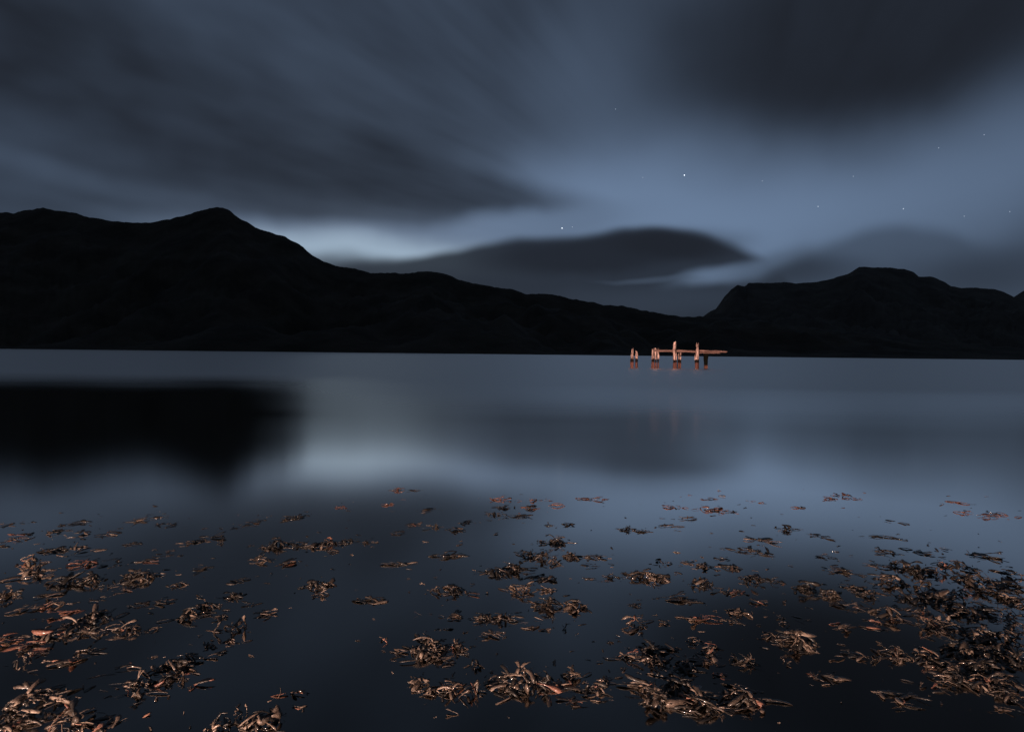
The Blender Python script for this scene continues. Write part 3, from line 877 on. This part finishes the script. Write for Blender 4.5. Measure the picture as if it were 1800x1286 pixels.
def weed_instances(c, rg):
    """placements of the fronds of one clump: (library index, tone, location, rotation, scale)"""
    px, py, w, h, n, tone, form = c
    ctr = on_plane(px, py + 0.12 * h)
    sl_ = (ctr - CPOS).length
    th = math.asin(CAM_H / sl_)
    W = w * sl_ / F
    Hm_img = h * sl_ / F
    if form == 'm':
        Hm = min(0.22 * W, 0.055, 0.5 * Hm_img)
    elif form == 'u':
        Hm = 0.006
    else:
        Hm = min(0.012, 0.1 * W)
    Dp = (Hm_img - Hm * math.cos(th)) / math.sin(th)
    Dp = max(0.22 * W, min(Dp, 1.25 * W))
    res = []
    side = Vector((ctr.y, -ctr.x, 0)).normalized()
    fwd = Vector((ctr.x, ctr.y, 0)).normalized()
    tilt = rg.uniform(-0.25, 0.25)
    n = int(n * (1.7 if form == 'm' else 1.4) * (1.35 if tone == 'd' else 1.0))
    tilt2 = rg.uniform(-0.5, 0.5)
    lobes = [(rg.uniform(-0.5, 0.5), rg.uniform(-0.4, 0.4), rg.uniform(0.5, 1.0)) for _ in range(3)]
    for i in range(n):
        if form == 's':
            q = rg.uniform(-1, 1)
            u, v = q, 0.5 * math.sin(q * 2 + tilt * 9) + rg.uniform(-0.35, 0.35)
        else:
            a = rg.uniform(0, 2 * math.pi); r = rg.random() ** 0.62 if rg.random() < 0.85 else rg.uniform(0.9, 1.35)
            u, v = r * math.cos(a), r * math.sin(a)
            v += 0.5 * tilt2 * u
        r2 = min(1, u * u + v * v)
        base = ctr + side * (u * W * 0.42) + fwd * (v * Dp * 0.42)
        prof = max(0.0, 1 - r2) * (0.55 + 0.45 * sum(k * math.exp(-((u - x) ** 2 + (v - y) ** 2) * 5) for x, y, k in lobes))
        base.z = Hm * prof * rg.uniform(0.5, 1.2) - rg.choice((0, 0, 0.004, 0.010)) - 0.002
        outa = math.atan2(v * Dp, u * W)
        if form == 'm':
            ang = outa + rg.gauss(0, 0.75)
            pitch = 0.5 * math.sqrt(r2) * Hm / (0.35 * W) * 2 + rg.gauss(0.0, 0.26)
            kd = rg.choices(range(len(LIB)), k=1)[0]
        elif form == 'u':
            ang = rg.uniform(0, 6.28); pitch = -rg.uniform(0.1, 1.1)
            kd = rg.choice([j for j, l in enumerate(LIB) if l[0] in ('leaf', 'club', 'fork', 'curl')])
        elif form == 's':
            ang = rg.choice((0, math.pi)) + rg.gauss(tilt, 0.3); pitch = rg.gauss(0, 0.08)
            kd = rg.choice([j for j, l in enumerate(LIB) if l[0] in ('strap', 'thread', 'leaf', 'fork')])
        else:
            ang = rg.choice((0, math.pi)) + rg.gauss(tilt, 0.55); pitch = rg.gauss(0, 0.10)
            kd = rg.choice([j for j, l in enumerate(LIB) if l[0] != 'curl'])
        ang_w = math.atan2(side.y * math.cos(ang) + fwd.y * math.sin(ang), side.x * math.cos(ang) + fwd.x * math.sin(ang))
        L = (0.024 + 0.078 * rg.random() ** 1.7) * (1.0 + 0.05 * max(0, sl_ - 3))
        L = min(L, max(0.6 * W, 0.025))
        if form == 'f' and n <= 8:
            L = min(0.75 * W, 0.15) * rg.uniform(0.6, 1)
        loc = base - Vector((math.cos(ang_w), math.sin(ang_w), 0)) * (L * 0.4)
        loc.z += 0.002 if pitch < 0 else 0.002 + 0.25 * L * math.sin(min(pitch, 1.0))
        rot = Euler((rg.gauss(0, 0.38) if form in 'mu' else rg.gauss(0, 0.15), pitch, ang_w), 'XYZ')
        t = tone
        if tone == 'b':
            t = rg.choices('bdr', (0.50, 0.46, 0.04) if py > 1060 else (0.34, 0.62, 0.04))[0]  # dark wrack mixed in also paints unlit frond backs, more so farther out
        elif tone == 'd':
            t = rg.choices('db', (0.88, 0.12))[0]
        elif py > 1000:
            t = rg.choices('rbd', (0.35, 0.5, 0.15))[0]
        elif rg.random() < 0.2:
            t = 'd'
        sy = rg.uniform(0.8, 1.3)
        res.append((kd, t, loc, rot, Vector((L, L * sy, L * (rg.uniform(0.8, 1.2) if form in 'mu' else rg.uniform(0.6, 1.0) if tone == 'r' and py < 920 else rg.uniform(0.3, 0.55))))))
    if form == 'm':                                   # limp dark stipes tangled round the foot of the heap
        th_ = [j for j, l in enumerate(LIB) if l[0] in ('thread', 'strap')]
        for i in range(int(n * 0.45)):
            a = rg.uniform(0, 2 * math.pi); r = rg.uniform(0.3, 1.15)
            p = ctr + side * (r * math.cos(a) * W * 0.45) + fwd * (r * math.sin(a) * Dp * 0.45)
            L = min(rg.uniform(0.04, 0.11), 0.7 * W)
            p.z = rg.uniform(-0.006, 0.004)
            res.append((rg.choice(th_), rg.choices('db', (0.8, 0.2))[0], p, Euler((0, rg.gauss(0, 0.05), rg.choice((0, math.pi)) + rg.gauss(0, 0.8))),
                        Vector((L, L * rg.uniform(0.5, 0.9), L * 0.45))))
    return ctr, W, res


def joined(name, inst, material_tones=('b', 'd', 'r'), origin=Vector((0, 0, 0))):
    V, Fc, mi = [], [], []
    o = 0
    for kd, t, loc, rot, scl in inst:
        Mx = np.array((Matrix.Translation(loc - origin) @ rot.to_matrix().to_4x4() @ Matrix.Diagonal((*scl, 1))))
        P = LIB[kd][1] @ Mx[:3, :3].T + Mx[:3, 3]
        V.append(P)
        for f in LIB[kd][2]:
            Fc.append(tuple(i + o for i in f)); mi.append(material_tones.index(t))
        o += len(P)
    me = bpy.data.meshes.new(name)
    me.from_pydata(np.concatenate(V).tolist(), [], Fc)
    for t in material_tones:
        me.materials.append(M_WEED[t])
    me.polygons.foreach_set('material_index', mi)
    me.polygons.foreach_set('use_smooth', [True] * len(me.polygons))
    me.update()
    ob = bpy.data.objects.new(name, me)
    ob.location = origin
    col.objects.link(ob)
    return ob


def clump_label(c, used):
    px, py, w, h, n, tone, form = c
    size = 'broad' if w > 66 else 'large' if w > 50 else 'mid-sized' if w > 36 else 'small' if w > 22 else 'tiny'
    tn = {'b': 'brown', 'r': 'reddish', 'd': 'blackish'}[tone]
    fm = {'m': 'heaped seaweed', 'f': 'flat seaweed raft', 's': 'strung-out seaweed', 'u': 'upright seaweed tuft'}[form]
    rows = [(900, 'in farthest row'), (950, 'at far edge'), (1000, 'in far rows'), (1050, 'in middle rows'),
            (1105, 'in nearer rows'), (1165, 'in near rows'), (1215, 'in nearest rows'), (9999, 'along bottom edge')]
    colsx = [(70, 'at left edge'), (180, 'near left edge'), (300, 'left of the peak reflection'), (420, 'under the sharp peak'), (560, 'right of the peak reflection'),
             (700, 'below the bright reflection'), (830, 'left of centre'), (930, 'at centre'), (1040, 'right of centre'), (1135, 'below the lone posts'), (1240, 'straight below the jetty'),
             (1330, "below the jetty's right end"), (1440, "below the right mountain's cliff"), (1560, 'below the flat summit'), (1650, 'right of the flat summit'),
             (1725, 'near right edge'), (9999, 'at right edge')]
    rw = next(t for lim, t in rows if py < lim)
    cx = next(t for lim, t in colsx if px < lim)
    return f'{size} {tn} {fm} {rw}, {cx}'


labels = {}
for c in CL:
    labels.setdefault(clump_label(c, None), []).append(c)
final = {}
for lb, cs in labels.items():
    if len(cs) == 1:
        final[id(cs[0])] = lb
        continue
    by = sorted(cs, key=lambda q: q[0])
    wd = ['left one', 'right one'] if len(by) == 2 else ['leftmost', 'middle one', 'rightmost'] if len(by) == 3 else ['leftmost', 'second from left', 'second from right', 'rightmost']
    for q, s in zip(by, wd):
        final[id(q)] = lb + ', ' + s

rgc = random.Random(2024)
for c in CL:
    ctr, W, inst = weed_instances(c, rgc)
    lb = final[id(c)]
    if c[1] >= 1050 or len(inst) <= 16:
        root = empty('seaweed_clump', ctr)
        for kd, t, loc, rot, scl in inst:
            f = bpy.data.objects.new('frond', LIB[kd][3][t])
            f.parent = root
            f.location = loc - ctr
            f.rotation_euler = rot
            f.scale = scl
            col.objects.link(f)
    else:
        root = joined('seaweed_clump', inst, origin=ctr)
    tag(root, lb, 'seaweed', 'clumps of seaweed floating in the shallows')

# loose scraps between the clumps, some of them just under the surface
rgs = random.Random(5)
scraps = []
for c in CL:
    k = 3 + int(c[4] * 0.38)
    for i in range(k):
        px = c[0] + rgs.gauss(0, 0.55) * (c[2] + 18); py = c[1] + rgs.gauss(0, 0.6) * (c[3] + 10)
        if py < 858 or py > 1300:
            continue
        p = on_plane(px, py)
        sl_ = (p - CPOS).length
        L = rgs.uniform(0.015, 0.05) * (1 + 0.1 * max(0, sl_ - 3))
        p.z = rgs.choice((0.001, 0.002, -0.002, -0.006, -0.012, -0.03))
        t = rgs.choices((c[5], 'd', 'b'), (0.35, 0.5, 0.15))[0]
        scraps.append((rgs.randrange(len(LIB)), t, p, Euler((rgs.gauss(0, 0.3), rgs.gauss(0, 0.12), rgs.choice((0, math.pi)) + rgs.gauss(0, 0.6))), Vector((L, L, L * 0.35))))
for i in range(420):
    px = rgs.uniform(-60, 1860); py = 880 + 400 * rgs.random() ** 1.2
    if 450 < px < 720 and py > 1080 and rgs.random() < 0.85:
        continue
    p = on_plane(px, py); p.z = rgs.choice((0.002, -0.01, -0.03))
    L = rgs.uniform(0.010, 0.035)
    scraps.append((rgs.randrange(len(LIB)), rgs.choice('bddd'), p, Euler((rgs.gauss(0, 0.3), rgs.gauss(0, 0.12), rgs.uniform(0, 6.28))), Vector((L, L, L * 0.35))))
tag(joined('seaweed_scraps', scraps), 'tiny loose scraps of brown seaweed scattered over the shallow water', 'seaweed', kind='stuff')


# ------------------------------------------------------------------ stars
def star(px, py, rad, m, label, group=None):
    d = ray(px, py)
    Rr = 12000.0
    t = (1 + 5 ** 0.5) / 2
    V = [(-1, t, 0), (1, t, 0), (-1, -t, 0), (1, -t, 0), (0, -1, t), (0, 1, t), (0, -1, -t), (0, 1, -t), (t, 0, -1), (t, 0, 1), (-t, 0, -1), (-t, 0, 1)]
    Fc = [(0, 11, 5), (0, 5, 1), (0, 1, 7), (0, 7, 10), (0, 10, 11), (1, 5, 9), (5, 11, 4), (11, 10, 2), (10, 7, 6), (7, 1, 8),
          (3, 9, 4), (3, 4, 2), (3, 2, 6), (3, 6, 8), (3, 8, 9), (4, 9, 5), (2, 4, 11), (6, 2, 10), (8, 6, 7), (9, 8, 1)]
    V = [Vector(v).normalized() * rad for v in V]
    o = mesh_obj('star', V, Fc, m)
    o.location = CPOS + d * Rr
    return tag(o, label, 'star', group)


M_S1 = mat_star('bright_starlight', (0.85, 0.93, 1.0), 2.2)
M_S2 = mat_star('starlight', (0.75, 0.86, 1.0), 0.9)
M_S3 = mat_star('faint_starlight', (0.65, 0.78, 1.0), 0.5)
G = 'stars in the gap between the clouds'
star(988, 401, 10, M_S1, 'bright white star just above the long dark cloud', G)
star(1006, 399, 6, M_S2, 'dimmer star right beside the one above the dark cloud', G)
star(1203, 308, 10, M_S1, 'brightest star high above the jetty in clear sky', G)
star(1438, 363, 8, M_S2, 'pale star above the gap left of the flat summit', G)
star(1588, 367, 8, M_S2, 'pale star straight above the flat-topped summit', G)
for px, py, lb in [(1082, 192, 'faint star high up, the farthest left of the faint ones'), (1130, 312, 'faint star left of the brightest star'),
                   (1340, 318, 'faint star right of the brightest star'), (1500, 310, 'faint star above the left end of the flat summit'),
                   (1650, 260, 'faint star high over the right shoulder of the flat-topped mountain'), (1730, 237, 'faint star near the right edge, highest there'),
                   (1695, 380, 'faint star low over the right shoulder of the mountain'), (1775, 372, 'faint star low at the right edge of the sky')]:
    star(px, py, 8, M_S3, lb, G)
